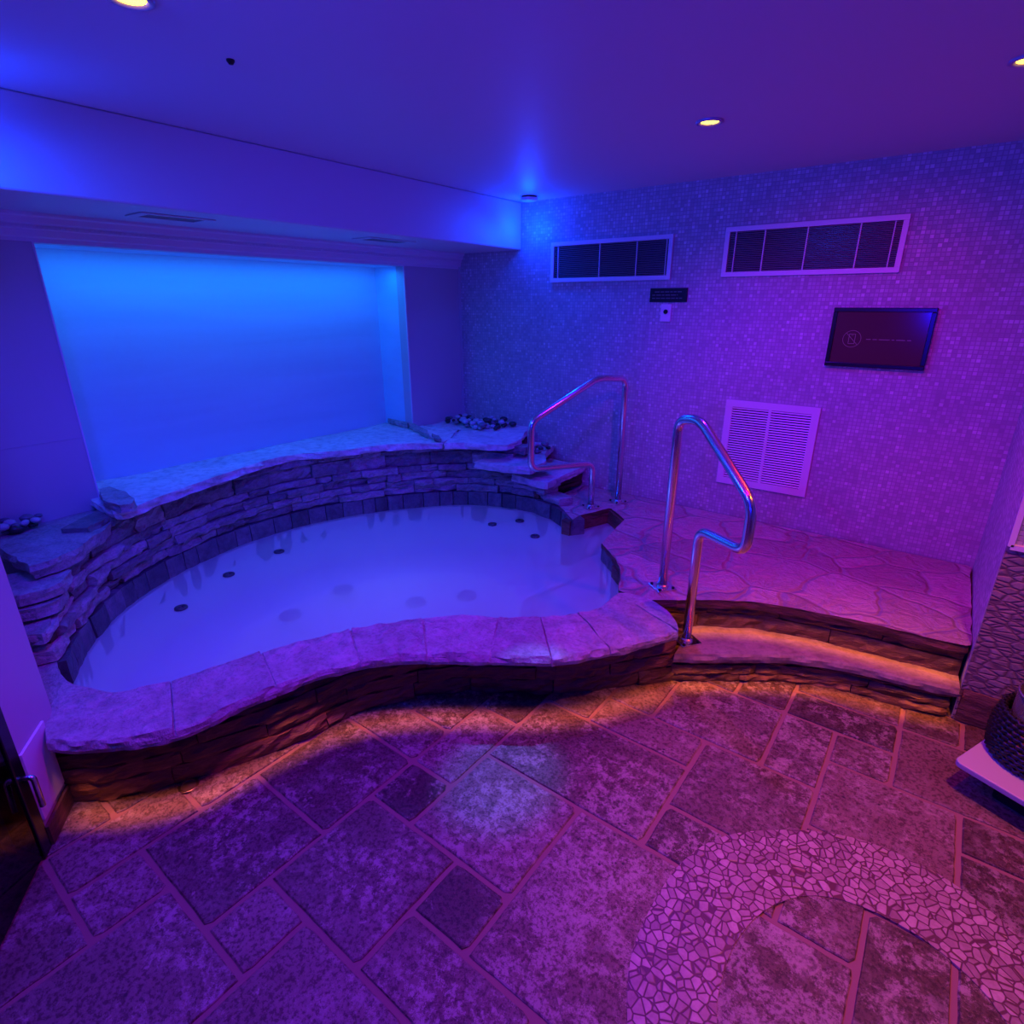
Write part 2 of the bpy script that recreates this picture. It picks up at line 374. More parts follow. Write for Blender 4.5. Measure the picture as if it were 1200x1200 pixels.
def masonry(mb, curve, z0, z1f, out=1, courses=.075, lens=(.14, .38), depth=.07, prot=.016, gap=.004, lean=0., rough=.010, flat=False):
    """courses of rough stone along a plan curve; out=+1/-1 side the faces look to"""
    P = resample(curve, .01); n_ = len(P)
    def at(i):
        i = max(0, min(n_-1, i)); a = P[max(0, i-2)]; b = P[min(n_-1, i+2)]; d = (b-a).normalized(); return P[i], Vector((d.y, -d.x))*out
    z = z0; zmax = max(z1f(i/n_) for i in range(0, n_, 3))
    while z < zmax-.005:
        h = min(courses*random.uniform(.65, 1.35), zmax-z)
        if zmax-z-h < .025: h = zmax-z
        i = 0
        while i < n_-3:
            L = int(random.uniform(*lens)*100); j = min(n_-1, i+L)
            if n_-1-j < 6: j = n_-1
            top = min(z+h, z1f((i+j)/2/n_))
            if top-z > .012:
                pr = random.uniform(-prot, prot); o = random.random()*90; t = rt(); cols = max(2, (j-i)//3); R = 4 if h > .05 else 3
                vs = []
                for r in range(R+1):
                    zz = z+gap/2+(top-z-gap)*r/R
                    for c in range(cols+1):
                        k = i+(j-i)*c/cols; p, nn = at(int(k)); e = (r in (0, R))*.4+(c in (0, cols))*.4
                        off = pr+lean*(zz-z0)+nz((p.x*1.2, p.y*1.2, zz*2.5), 13, o)*rough*1.6+nz((p.x, p.y, zz*2), 34, o)*rough*.6-e*.012
                        q = p+nn*off; d = Vector((-nn.y, nn.x))*(gap/2)*(1 if c == 0 else -1 if c == cols else 0)*out
                        vs.append((q.x+d.x, q.y+d.y, zz))
                w_ = cols+1; fs = [(r*w_+c, r*w_+c+1, (r+1)*w_+c+1, (r+1)*w_+c) for r in range(R) for c in range(cols)]
                m = len(vs)
                rim = [c for c in range(w_)]+[r*w_+cols for r in range(1, R+1)]+[R*w_+c for c in range(cols-1, -1, -1)]+[r*w_ for r in range(R-1, 0, -1)]
                for ri in rim:
                    v = vs[ri]; k = i+(j-i)*((ri % w_)/cols); p, nn = at(int(k)); q = p-nn*depth; vs.append((q.x, q.y, v[2]))
                for a in range(len(rim)):
                    b = (a+1) % len(rim); fs.append((rim[a], rim[b], m+b, m+a))
                mb.add(vs, fs, t)
            i = j
        z += h
def ribbon(mb, curve, z0, z1, th=.05, jit=.006, out=1, rows=6, tint=None):
    P = resample(curve, .012); m = len(P); o = random.random()*60; vs = []
    for i, p in enumerate(P):
        d = (P[min(i+1, m-1)]-P[max(i-1, 0)]).normalized(); nn = Vector((d.y, -d.x))*out
        for r in range(rows+1):
            z = z0+(z1-z0)*r/rows; k = (nz((p.x, p.y, z*2), 16, o)+.5*nz((p.x, p.y, z), 40, o))*jit; vs.append((*(p+nn*k), z))
        vs.append((*(p-nn*th), z1)); vs.append((*(p-nn*th), z0))
    w_ = rows+3; mb.add(vs, [(i*w_+j, i*w_+(j+1) % w_, (i+1)*w_+(j+1) % w_, (i+1)*w_+j) for i in range(m-1) for j in range(w_)]+[tuple(range(w_)), tuple(range((m-1)*w_, m*w_))], tint or rt())
def struct(o): o['kind'] = 'structure'; return o

# ------------------------------------------------------------------ room shell
mb = MB(); T = .12
mb.box((-3.8, -1.6, ZC), (1.7, YW+T, ZC+.1)); 
struct(mb.build('ceiling', M_ceil))
# bulkhead face and soffit over the tub
mb = MB(); mb.box((XN-.45, .1, ZS), (XB, YW, ZC-.0005)); struct(mb.build('wall_bulkhead', M_ceil, bevel=.008))
mb = MB(); mb.box((-3.9, YW, -.7), (1.7, YW+T, ZC)); struct(mb.build('wall_back', M_mosaic))
# wall with the lit niche
NY0, NY1 = .926, 3.10
mb = MB()
mb.box((XN-.08, .1, .0), (XN, NY0, ZS)); mb.box((XN-.08, NY1, 0), (XN, YW, ZS)); mb.box((XN-.08, NY0, ZT), (XN, NY1, ZS))
mb.box((XN-.003, .1, 1.028), (XN+.002, NY0, 1.031))
struct(mb.build('wall_left', M_panel))
mb = MB()
mb.box((XK-.06, NY0-.06, .0), (XK, NY1+.06, ZT+.08)); mb.box((XK, NY0-.06, .4), (XN-.08, NY0, ZT+.08)); mb.box((XK, NY1, .4), (XN-.08, NY1+.06, ZT+.08)); mb.box((XK, NY0, ZT), (XN-.08, NY1, ZT+.08))
struct(mb.build('wall_niche', M_niche))
# crown moulding
mb = MB()
prof = [(0, ZS), (.062, ZS), (.062, ZS-.012), (.050, ZS-.018), (.046, ZS-.04), (.030, ZS-.048), (.030, ZS-.062), (.022, ZS-.066), (.018, ZS-.092), (.006, ZS-.098), (.006, ZS-.112), (0, ZS-.112)]
vs = []
for y in (.1, YW): vs += [(XN+a, y, z) for a, z in prof]
m = len(prof); mb.add(vs, [(i, (i+1) % m, m+(i+1) % m, m+i) for i in range(m)]+[tuple(range(m)), tuple(range(2*m-1, m-1, -1))])
y = .15
while y < YW-.05: mb.box((XN+.028, y, ZS-.060), (XN+.036, y+.011, ZS-.050)); y += .022
struct(mb.build('trim_1', M_trimw))
# niche reveal edge bead
mb = MB()
mb.box((XN-.004, NY0-.006, .5), (XN+.004, NY0+.001, ZT+.006)); mb.box((XN-.004, NY1-.001, .5), (XN+.004, NY1+.006, ZT+.006)); mb.box((XN-.004, NY0, ZT-.001), (XN+.004, NY1, ZT+.006))
struct(mb.build('trim_2', M_trimw))
# corner bead between panel and mosaic
mb = MB(); mb.box((XN, YW-.014, .5), (XN+.014, YW, ZS)); struct(mb.build('trim_3', M_panel))
# right side wall and pillar with pebble cladding
XR, YP = .282, 2.70
mb = MB(); mb.box((XR, YP+.006, 0), (XR+.1, YW, ZC)); struct(mb.build('wall_side', M_mosaic))
WX0 = XR+.014; WZ0 = onY(1186, 640, YP).z; WZ1 = onY(1203, 468, YP).z
mb = MB()
mb.box((XR+.003, YP, 1.95), (WX0, YP+.09, ZC)); mb.box((XR+.003, YP, 0), (1.7, YP+.09, WZ0)); mb.box((WX0, YP, 1.95), (1.7, YP+.09, ZC)); mb.box((WX0+1.0, YP, WZ0), (1.7, YP+.09, 1.95))
struct(mb.build('wall_right', M_pebble_wall))
mb = MB(); mb.box((WX0+.002, YP+.012, WZ0+.004), (WX0+.995, YP+.03, 1.945)); 
for a, b in (((WX0-.003, YP-.012, WZ0-.012), (WX0+1.0, YP+.09, WZ0+.008)), ((WX0-.012, YP-.012, WZ0), (WX0+.006, YP+.09, 1.95)), ((WX0, YP-.012, 1.94), (WX0+1.0, YP+.09, 1.96)), ((WX0+.99, YP-.012, WZ0), (WX0+1.01, YP+.09, 1.96))): mb.box(a, b)
struct(mb.build('window_1', M_trimw))
mb = MB(); masonry(mb, [(XR+.01, YP-.015), (1.6, YP-.015)], .0, lambda s: .155, out=1, courses=.155, lens=(.3, .5), depth=.012, prot=.003, rough=.004)
struct(mb.build('baseboard_right', M_riser))
# outer walls behind the photographer
mb = MB(); mb.box((1.6, -1.6, 0), (1.7, YP, ZC)); struct(mb.build('wall_east', M_panel))
mb = MB(); mb.box((-2.5, -1.6, 0), (1.6, -1.5, ZC)); struct(mb.build('wall_south', M_panel))
mb = MB(); mb.box((-3.9, .05, 0), (-2.25, .1, ZC)); mb.box((-3.9, .1, -.6), (-3.8, 3.8, .0)); struct(mb.build('wall_end', M_panel))
# diagonal wall beside the door
A = Vector((-2.226, .323)); dd = Vector((.829, -.559)).normalized(); nd = Vector((-dd.y, dd.x))*-1
def dg(s, off, z): p = A+dd*s+nd*off; return (p.x, p.y, z)
def dbox(mb, s0, s1, o0, o1, z0, z1):
    v = [dg(s, o, z) for z in (z0, z1) for s, o in ((s0, o0), (s1, o0), (s1, o1), (s0, o1))]
    mb.add(v, [(3, 2, 1, 0), (4, 5, 6, 7), (0, 1, 5, 4), (1, 2, 6, 5), (2, 3, 7, 6), (3, 0, 4, 7)])
WD = .25
mb = MB(); dbox(mb, 0, WD, 0, .12, 0, ZC); dbox(mb, 1.1, 1.9, 0, .12, 0, ZC); dbox(mb, WD, 1.1, 0, .12, 2.1, ZC)
struct(mb.build('wall_entrance', M_panel))

# ------------------------------------------------------------------ floor
MX = [-2.39, -2.18, -1.975, -1.77, -1.565, -1.352, -1.15, -.935, -.728, -.497, -.285, -.09, .117, .322, .53, .735, .94, 1.15, 1.36, 1.57, 1.7]
MY = [-1.62, -1.42, -1.225, -1.03, -.835, -.64, -.445, -.25, -.045, .152, .355, .548, .747, .944, 1.15, 1.348, 1.55, 1.755, 1.937, 2.118, 2.31, 2.5, 2.7, 2.9]
I0, J0 = 3, 9                                   # tile module origin in those lists
KNOWN = [(0, 1, 2, 3), (0, 3, 2, 5), (1, -2, 3, 1), (-1, 0, 0, 2), (0, 0, 1, 1), (-1, -2, 1, 0), (2, 1, 3, 2), (3, 0, 5, 2), (2, 2, 4, 4), (2, 4, 3, 5), (2, 5, 3, 7), (2, 7, 3, 9),
         (4, 2, 6, 3), (4, 3, 5, 4), (3, 4, 5, 6), (5, 3, 7, 6), (3, 6, 6, 8), (6, 6, 7, 7), (3, 8, 4, 10), (4, 8, 6, 9), (6, 7, 8, 9), (5, 9, 7, 11), (7, 9, 8, 11), (8, 8, 10, 10), (8, 10, 9, 11),
         (7, 11, 9, 12), (9, 10, 11, 12), (10, 9, 12, 10), (10, 7, 12, 9), (9, 12, 10, 13), (7, 4, 9, 6), (7, 6, 8, 7), (9, 5, 10, 7), (6, 1, 8, 3)]
nx, ny = len(MX)-1, len(MY)-1; occ = [[0]*ny for _ in range(nx)]; tiles = []
def place(i0, j0, i1, j1):
    for i in range(i0, i1):
        for j in range(j0, j1):
            if i < 0 or j < 0 or i >= nx or j >= ny or occ[i][j]: return False
    for i in range(i0, i1):
        for j in range(j0, j1): occ[i][j] = 1
    tiles.append((i0, j0, i1, j1)); return True
for a, b, c_, d_ in KNOWN:
    a, b, c_, d_ = a+I0, b+J0, c_+I0, d_+J0
    if not place(a, b, c_, d_): print('tile clash', a-I0, b-J0, c_-I0, d_-J0)
for j in range(ny):
    for i in range(nx):
        if not occ[i][j]:
            for w_, h_ in random.sample([(2, 2), (3, 2), (2, 1), (2, 2)], 4)+[(2, 1), (1, 2), (1, 1)]:
                if place(i, j, i+w_, j+h_): break
# the floor stops inside the masonry of the tub
TUBF = pz([(67, 942), (130, 938), (220, 915), (330, 879), (400, 845), (430, 833), (470, 823), (560, 812), (650, 815), (720, 808), (790, 797)], 0)
TUBF = offset_in = [p+Vector((-.55, .83)).normalized()*.05 for p in TUBF]
RIM = TUBF+[Vector((-.85, 2.6)), Vector((-1.25, 3.1)), Vector((-1.5, 3.6)), Vector((-3.7, 3.6)), Vector((-3.7, .45)), Vector((-2.5, .3))]
mb = MB(); pl = [[Vector((x, y, 0)) for x, y in ((-3.9, -1.6), (1.7, -1.6), (1.7, YW), (-3.9, YW))], [Vector((p.x, p.y, 0)) for p in reversed(RIM)]]
flat = [p for q in pl for p in q]; mb.add([(p.x, p.y, -.006) for p in flat], [tuple(t) for t in tessellate_polygon(pl)], mi=1)
def clip_tile(P):
    c_ = sum(P, Vector((0, 0)))/len(P)
    a, b = min(zip(TUBF, TUBF[1:]), key=lambda s_: ((s_[0]+s_[1])/2-c_).length)
    d = (b-a).normalized(); nn = Vector((-d.y, d.x))                 # points into the tub
    if (c_-TUBF[-1]).dot(Vector((.6, .8))) > 0 and c_.x > -.75: return P
    out = []
    for p, q in zip(P, P[1:]+P[:1]):
        u, v = (p-a).dot(nn), (q-a).dot(nn)
        if u <= 0: out.append(p)
        if u*v < 0: out.append(p.lerp(q, u/(u-v)))
    return out
FIX = {(0, 1): (.35, .45), (1, -2): (.6, .4), (2, 2): (.45, .35), (3, 4): (.75, .35), (4, 3): (.12, .1), (4, 2): (.6, .2), (5, 3): (.55, .95), (3, 6): (.4, .75), (6, 6): (.15, .3), (6, 7): (.45, .15), (8, 8): (.7, .6), (5, 9): (.55, .6), (7, 9): (.3, .9), (10, 7): (.1, .5), (10, 9): (.15, .3), (7, 4): (.3, 1.1), (0, 3): (.3, .6), (3, 8): (.5, .6)}
for (i0, j0, i1, j1) in tiles:
    g = .0075; x0, x1, y0, y1 = MX[i0]+g, MX[i1]-g, MY[j0]+g, MY[j1]-g; r = rt(); k = FIX.get((i0-I0, j0-J0)); t = (k[0], k[1], r[2]) if k else (r[0], r[1]*.9, r[2])
    P = resample([Vector((x0, y0)), Vector((x1, y0)), Vector((x1, y1)), Vector((x0, y1)), Vector((x0, y0))], .03)[:-1]; P = clip_tile(P)
    if len(P) < 3: continue
    cx, cy = (x0+x1)/2, (y0+y1)/2; m = len(P); vs = []
    for ins, z in ((.0, -.008), (.0, -.003), (.004, 0)):
        for p in P:
            k_ = 1-(ins+.0028*nz((p.x, p.y, 0), 22, i0*3.1+j0*1.7)+.0012)/max(.08, .5*max(x1-x0, y1-y0)); vs.append((cx+(p.x-cx)*k_, cy+(p.y-cy)*k_, z))
    fs = [(r_*m+i, r_*m+(i+1) % m, (r_+1)*m+(i+1) % m, (r_+1)*m+i) for r_ in range(2) for i in range(m)]+[tuple(range(2*m, 3*m))]
    mb.add(vs, fs, t)
floor = struct(mb.build('floor', [M_trav, M_grout], recalc=False))
# the inlaid band of broken tile
OUTP = [(735, 1200), (740, 1120), (765, 1060), (800, 1010), (850, 980), (930, 973), (1010, 985), (1090, 1020), (1150, 1060), (1200, 1105)]
INP = [(840, 1200), (845, 1150), (865, 1100), (900, 1065), (950, 1050), (1010, 1063), (1080, 1100), (1140, 1150), (1180, 1200)]
O_ = [Vector((-.05, .48)), Vector((-.2, .68))]+pz(OUTP, 0)+[Vector((.66, 1.52)), Vector((.85, 1.25)), Vector((.98, 1.0))]
I_ = [Vector((.1, .62)), Vector((-.05, .8))]+pz(INP, 0)+[Vector((.55, 1.27)), Vector((.68, 1.05)), Vector((.78, .88))]
A_ = even(spline(O_), 90); B_ = even(spline(I_), 90); mb = MB(); vs = []
for a, b in zip(A_, B_): vs += [(a.x, a.y, -.004), (a.x, a.y, .0025), (b.x, b.y, .0025), (b.x, b.y, -.004)]
mb.add(vs, [(4*i+j, 4*i+4+j, 4*i+5+j, 4*i+1+j) for i in range(90) for j in range(3)])
o = mb.build('mosaic_border', M_inlay, floor); o['label'] = 'curved band of pale broken tile set into the stone floor'

# ------------------------------------------------------------------ hot tub
tub = tag(empty('hot_tub', (-2.2, 1.6, 0)), 'large kidney-shaped sunken stone hot tub full of milky blue-lit water', 'hot tub')
BACK = [(88, 800), (93, 785), (100, 770), (120, 742), (150, 712), (200, 678), (250, 653), (300, 633), (350, 618), (400, 607), (450, 599), (500, 594), (530, 592), (560, 592), (590, 595), (620, 600), (637, 606), (650, 612), (668, 628)]
back = pz(BACK, ZW)
notch = pz([(677, 622)], ZW)+pz([(712, 613), (728, 627)], ZW)
INNER = [(727, 692), (722, 697), (700, 710), (660, 719), (600, 722), (550, 720), (500, 722), (450, 729), (400, 738), (350, 751), (300, 765), (250, 781), (200, 797), (160, 806), (130, 809), (105, 806), (88, 801)]
inner = pz(INNER, D)
nose = pz([(705, 636), (722, 655), (727, 668), (727, 692)], D)      # deck edge between the entry and the coping
bs = spline(back, 6)
front_w = spline(inner, 5)
water_poly = bs+notch+nose[:-1]+front_w[:-1]
# shell with a bench, below the water
cen = Vector((-2.3, 1.75)); mb = MB(); Wp = even(water_poly+[water_poly[0]], 120)[:-1]; m = len(Wp); vs = []
for s_, z in ((1.0, ZW-.012), (1.0, -.10), (.99, -.14), (.74, -.155), (.72, -.2), (.69, -.52), (.64, -.56)):
    for p in Wp: q = cen+(p-cen)*s_; vs.append((q.x, q.y, z))
fs = [(r*m+i, r*m+(i+1) % m, (r+1)*m+(i+1) % m, (r+1)*m+i) for r in range(6) for i in range(m)]
for tr in tessellate_polygon([[Vector(v) for v in vs[6*m:]]]): fs.append(tuple(6*m+i for i in tr))
mb.add(vs, fs); mb.build('tub_shell', M_shell, tub, smooth=True)
mb = MB(); vs = [(*(cen+(p-cen)*1.004), ZW) for p in water_poly]; mb.add(vs, [tuple(t) for t in tessellate_polygon([[Vector(v) for v in vs]])])
mb.build('water', M_water, tub)
# waterline band (dark slate blocks)
mb = MB(); masonry(mb, bs, .05, lambda s: D-.002, out=1, courses=.29, lens=(.09, .17), depth=.10, prot=.003, rough=.004, gap=.005)
mb.build('waterline_band', M_band, tub)
mb = MB(); ribbon(mb, [bs[-1]+Vector((-.004, -.004))]+[Vector(p) for p in notch], .0, D-.012, .06, .004, 1)
mb.build('entry_step', M_riser, tub)
mb = MB(); ribbon(mb, spline(nose[:-1]+inner[:2], 5), .0, D-.03, .05, .006, 1, tint=(.2, .5, .4)); mb.build('waterline_band', M_band, tub)
# rough stone wall above the band
def offc(curve, k): 
    out = []
    for i, p in enumerate(curve):
        d = (curve[min(i+1, len(curve)-1)]-curve[max(0, i-1)]).normalized(); out.append(p+Vector((-d.y, d.x))*k)
    return out
cl = [0]
for a, b in zip(bs, bs[1:]): cl.append(cl[-1]+(b-a).length)
def sx_at(s):                                     # point on the back curve at fraction s
    t = s*cl[-1]
    for i in range(len(cl)-1):
        if cl[i+1] >= t: return bs[i].lerp(bs[i+1], (t-cl[i])/max(1e-9, cl[i+1]-cl[i]))
    return bs[-1]
def topz(s):
    p = sx_at(s)
    if s > .5:
        if p.x < -2.43: return ZL-.035
        if p.x < -2.22: return .575
        if p.x < -2.10: return .47
        return 0
    if p.y > .86: return ZL-.035
    if p.y > .62: return .60
    if p.y > .54: return .53
    if p.y > .50: return .46
    return .36 if p.y > .47 else 0
wallc = offc(bs, .012)
mb = MB(); masonry(mb, wallc, D, topz, out=1, courses=.07, lens=(.10, .34), depth=.13, prot=.02, rough=.014, lean=-.03, gap=.004)
mb.build('stone_wall', M_wallrock, tub)
# ledge of big flat stones along the top of the wall, running back into the niche
EDGE = [(132, 601), (155, 595), (200, 577), (240, 563), (270, 553), (300, 543), (340, 533), (370, 530), (400, 528), (455, 521), (505, 519), (518, 519)]
edge = spline(pz(EDGE, ZL), 4)
edge[0] = Vector((-3.05, .88))
ledge = edge+[Vector((-2.87, 3.02)), Vector((-3.02, 3.28)), Vector((-3.349, 3.2)), Vector((-3.349, 3.098)), Vector((-3.664, 3.098)), Vector((-3.664, .928)), Vector((-3.349, .928)), Vector((-3.349, .88))]
mb = MB(); rough_prism(mb, ledge, ZL-.045, ZL, jit=.02, step=.035, rows=4, zn=.006)
mb.build('ledge_stone', M_ledge, tub)
edge2 = pz([(521, 519), (545, 519), (570, 521), (596, 521), (604, 517)], ZL)
mb = MB(); rough_prism(mb, [edge[-1]+Vector((.012, .012))]+edge2[1:]+[Vector((-2.42, 3.28)), Vector((-2.55, 3.52)), Vector((-2.62, 3.695)), Vector((-3.345, 3.695)), Vector((-3.345, 3.22)), Vector((-3.0, 3.29)), Vector((-2.86, 3.03))], ZL-.045, ZL, jit=.016, step=.035, rows=4, zn=.006)
mb.build('ledge_stone', M_ledge, tub)
# stepped slabs down to the deck on the right
def slab(px, z, th, mt=M_ledge, extra=(), jit=.014):
    mb = MB(); rough_prism(mb, pz(px, z)+[Vector(e) for e in extra], z-th, z, jit=jit, step=.03, rows=3, zn=.005); return mb.build('flagstone', mt, tub)
slab([(556, 541), (590, 546), (622, 548), (640, 541)], .60, .05, extra=[(-2.32, 3.45), (-2.4, 3.69), (-2.62, 3.69), (-2.55, 3.3)])
slab([(600, 556), (622, 562), (641, 566)], .49, .05, extra=[(-2.10, 3.68), (-2.45, 3.69), (-2.42, 3.2)])
mb = MB(); masonry(mb, [(-2.20, 3.20), (-2.125, 3.69)], D, lambda s: .445, out=1, courses=.06, lens=(.2, .3), depth=.25, prot=.004, rough=.006)
o = mb.build('step_riser', M_riser, tub)
# stones stepping down on the left, beside the entrance wall
mb = MB(); rough_prism(mb, pz([(110, 594), (132, 606), (125, 617), (95, 640), (66, 655), (36, 664)], .66)+[Vector((-3.2, .45)), Vector((-3.345, .5)), Vector((-3.345, .9))], .60, .66, jit=.02, step=.03, rows=3, zn=.01); mb.build('flagstone', M_coping, tub)
for px, z, th in (([(84, 668), (72, 682), (52, 691), (10, 700), (5, 675), (50, 665)], .59, .05), ([(78, 690), (68, 703), (45, 712), (12, 718), (8, 700), (50, 688)], .53, .05), ([(66, 705), (59, 728), (52, 743), (20, 745), (12, 720), (40, 714)], .465, .045)):
    slab(px, z, th, M_coping, jit=.016)
# riser below the stacked slabs, and the coping that runs up to it
mb = MB(); masonry(mb, pz([(5, 774), (40, 771), (66, 769)], D-.01), D-.06, lambda s: .425, out=1, courses=.09, lens=(.2, .3), depth=.04, prot=.004, rough=.006)
mb.build('step_riser', M_riser, tub)
mb = MB(); rough_prism(mb, pz([(5, 765), (40, 764), (64, 764), (68, 784), (78, 797), (93, 805), (120, 840), (62, 845), (20, 800)], D), D-.06, D-.004, jit=.006, step=.03); mb.build('flagstone', M_coping, tub)

# front coping: separate slabs along the curve
OUT = [(50, 868), (85, 872), (120, 869), (160, 865), (200, 857), (235, 845), (265, 829), (300, 814), (330, 802), (365, 788), (400, 779), (450, 770), (500, 768), (550, 768), (600, 769), (650, 770), (700, 762), (750, 751), (795, 739)]
outer = spline(pz(OUT, D), 5)
inn2 = [Vector((-2.56, .36)), onz(78, 800, D).to_2d()]+pz([(95, 803), (130, 809), (160, 806), (200, 797), (250, 781), (300, 765), (350, 751), (400, 738), (450, 729), (500, 722), (550, 720), (600, 722), (660, 719), (700, 710), (723, 695)], D)
inn2 = spline(inn2, 5)
Ae = even(inn2, 200); Be = even(outer, 200)
Be[0] = Vector((-2.19, .285)); dense = even(inn2, 900); j_ = 0; Ae = []
for k_, q in enumerate(Be):
    best = min(range(j_, min(len(dense), j_+60)), key=lambda i: (dense[i]-q).length); j_ = max(j_, best) if k_ else best; Ae.append(dense[j_])
for _ in range(12): Ae = [Ae[0]]+[(a+b*2+c_)/4 for a, b, c_ in zip(Ae, Ae[1:], Ae[2:])]+[dense[-1]]
cuts = [0, 34, 62, 88, 110, 131, 151, 172, 200]
for k, (a, b) in enumerate(zip(cuts, cuts[1:])):
    A1 = Ae[a:b+1]; B1 = Be[a:b+1]
    if k < len(cuts)-2: A1 = A1[:-1]+[A1[-1].lerp(A1[-2], .6)]; B1 = B1[:-1]+[B1[-1].lerp(B1[-2], .6)]
    mb = MB(); grid_slab(mb, A1, B1, D+random.uniform(-.002, .003), .055, nA=(b-a)*2, nB=16, amp=.011, edge=.015, seed=k*7.3)
    if k == 7:
        pass
    mb.build('coping_stone', M_coping, tub)
mb = MB(); grid_slab(mb, Ae[:-1], Be[:-1], D-.008, .045, nA=160, nB=8, amp=.003, edge=.004, seed=2.2); mb.build('mortar_bed', M_coping, tub)
# the rounded tip of the coping beside the steps
tip = pz([(723, 694), (745, 697), (765, 704), (782, 716), (793, 730), (796, 739)], D)
mb = MB(); rough_prism(mb, [Ae[-1]+(Be[-1]-Ae[-1])*.0]+spline(tip, 3)[1:], D-.055, D+.001, jit=.008, step=.02, rows=4); mb.build('coping_stone', M_coping, tub)
# front wall
BASE = [(67, 942), (130, 938), (175, 928), (220, 915), (275, 898), (330, 879), (370, 861), (400, 845), (430, 833), (470, 823), (510, 816), (560, 812), (650, 815), (720, 808), (790, 797)]
base = spline(pz(BASE, 0), 5)
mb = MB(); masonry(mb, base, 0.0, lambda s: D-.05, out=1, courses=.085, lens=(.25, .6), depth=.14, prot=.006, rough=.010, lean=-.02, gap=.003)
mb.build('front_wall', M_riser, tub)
# jets
for (u, v) in [(212, 712), (268, 673), (327, 646), (577, 614), (609, 610), (627, 628), (730, 628)]:
    z = .205 if u < 700 else .2
    p = onz(u, v, ZW+.004) if u < 700 else onz(726, 630, ZW)
    mb = MB(); mb.lathe([(.010, .0), (.012, .004), (.022, .006), (.030, .003), (.032, -.01), (.01, -.012), (.010, 0)], (p.x, p.y, p.z), 20)
    o = mb.build('jet', M_jet, tub, smooth=True)
for (u, v) in [(402, 690), (340, 720), (487, 705), (547, 697)]:
    p = onz(u, v, -.145); mb = MB(); mb.lathe([(.0001, .004), (.02, .006), (.04, .012), (.06, .006), (.066, -.012), (0.0001, -.012)], (p.x, p.y, p.z), 20); mb.build('bench_jet', M_jetg, tub, smooth=True)

# ------------------------------------------------------------------ raised deck and step
deck = tag(empty('stone_deck', (-.4, 3.1, 0)), 'raised flagstone deck with a curved edge along the mosaic wall', 'deck')
DEDGE = [(745, 699), (760, 703), (790, 703), (820, 703), (860, 704), (900, 707), (950, 716), (1000, 726), (1040, 735), (1080, 745), (1138, 758)]
dedge = spline(pz(DEDGE, D), 4); dedge[-1] = Vector((.279, 2.735))
dk = nose[:3]+[Vector((-1.098, 2.30))]+dedge+[Vector((.272, 3.685)), Vector((-2.12, 3.685)), Vector((-2.13, 3.35)), back[-4]+Vector((-.04, .09)), back[-3]+Vector((.015, .055)), back[-2]+Vector((.02, .035)), bs[-1]+Vector((.01, .012)), notch[0]+Vector((.0, .01)), notch[1]+Vector((.01, .012)), notch[2]+Vector((.01, .01))]
mb = MB(); rough_prism(mb, dk, D-.045, D-.001, jit=.012, step=.03, rows=4, zn=.003, edge_mi=1); mb.build('paving', [M_flag, M_riser], deck)  # edge faces take the dark riser stone, painting in their shade
rise = offc(dedge, .035)
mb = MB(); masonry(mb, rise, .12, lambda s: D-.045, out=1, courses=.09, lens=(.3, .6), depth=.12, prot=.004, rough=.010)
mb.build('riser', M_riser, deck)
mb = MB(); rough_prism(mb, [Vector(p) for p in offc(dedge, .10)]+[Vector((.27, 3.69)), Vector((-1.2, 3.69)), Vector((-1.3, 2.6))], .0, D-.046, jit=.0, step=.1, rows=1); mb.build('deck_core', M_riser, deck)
step = tag(empty('stone_step', (-.25, 2.6, 0)), 'low curved sandy stone step in front of the raised deck', 'step')
SEDGE = [(790, 767), (820, 768), (850, 768), (900, 768), (940, 770), (980, 776), (1020, 784), (1060, 794), (1095, 802), (1130, 809)]
sedge = spline(pz(SEDGE, .165), 4); sedge[-1] = Vector((.279, sedge[-1].y))
sb = offc(dedge, .045); sb = [p for p in sb if p.x > -.80]
mb = MB(); grid_slab(mb, sb, sedge, .165, .05, nA=110, nB=8, amp=.004, edge=.010, seed=3.3); mb.build('tread', M_tread, step)
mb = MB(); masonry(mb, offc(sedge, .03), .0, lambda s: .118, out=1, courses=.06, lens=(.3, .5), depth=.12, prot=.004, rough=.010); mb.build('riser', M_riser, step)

# warm LED strips tucked under the overhanging stone edges
def led_run(curve, z, share, side=1, inset=.02, spread=1.2):
    P = even(curve, max(1, round(sum((b-a).length for a, b in zip(curve, curve[1:]))/.22)))
    for a, b in zip(P, P[1:]):
        d = (b-a); m_ = (a+b)/2; nn = Vector((d.y, -d.x)).normalized()*side; q = m_-nn*inset
        l = lamp('nosing_led', 'AREA', (q.x, q.y, z), LED[0], LED[1]*share*d.length, sx=d.length*.96, sy=.012)
        l.rotation_euler = (0, 0, math.atan2(d.y, d.x)); l.data.spread = spread
LED = globals().get('LED', ((1, .2, .02), 0))
if LED[1] > 0:
    led_run(outer, D-.062, .42, 1, .022, math.radians(40)); led_run(dedge, D-.050, .36, 1, .004, math.radians(80)); led_run(sedge, .165-.054, .42, 1, .0, math.radians(80))
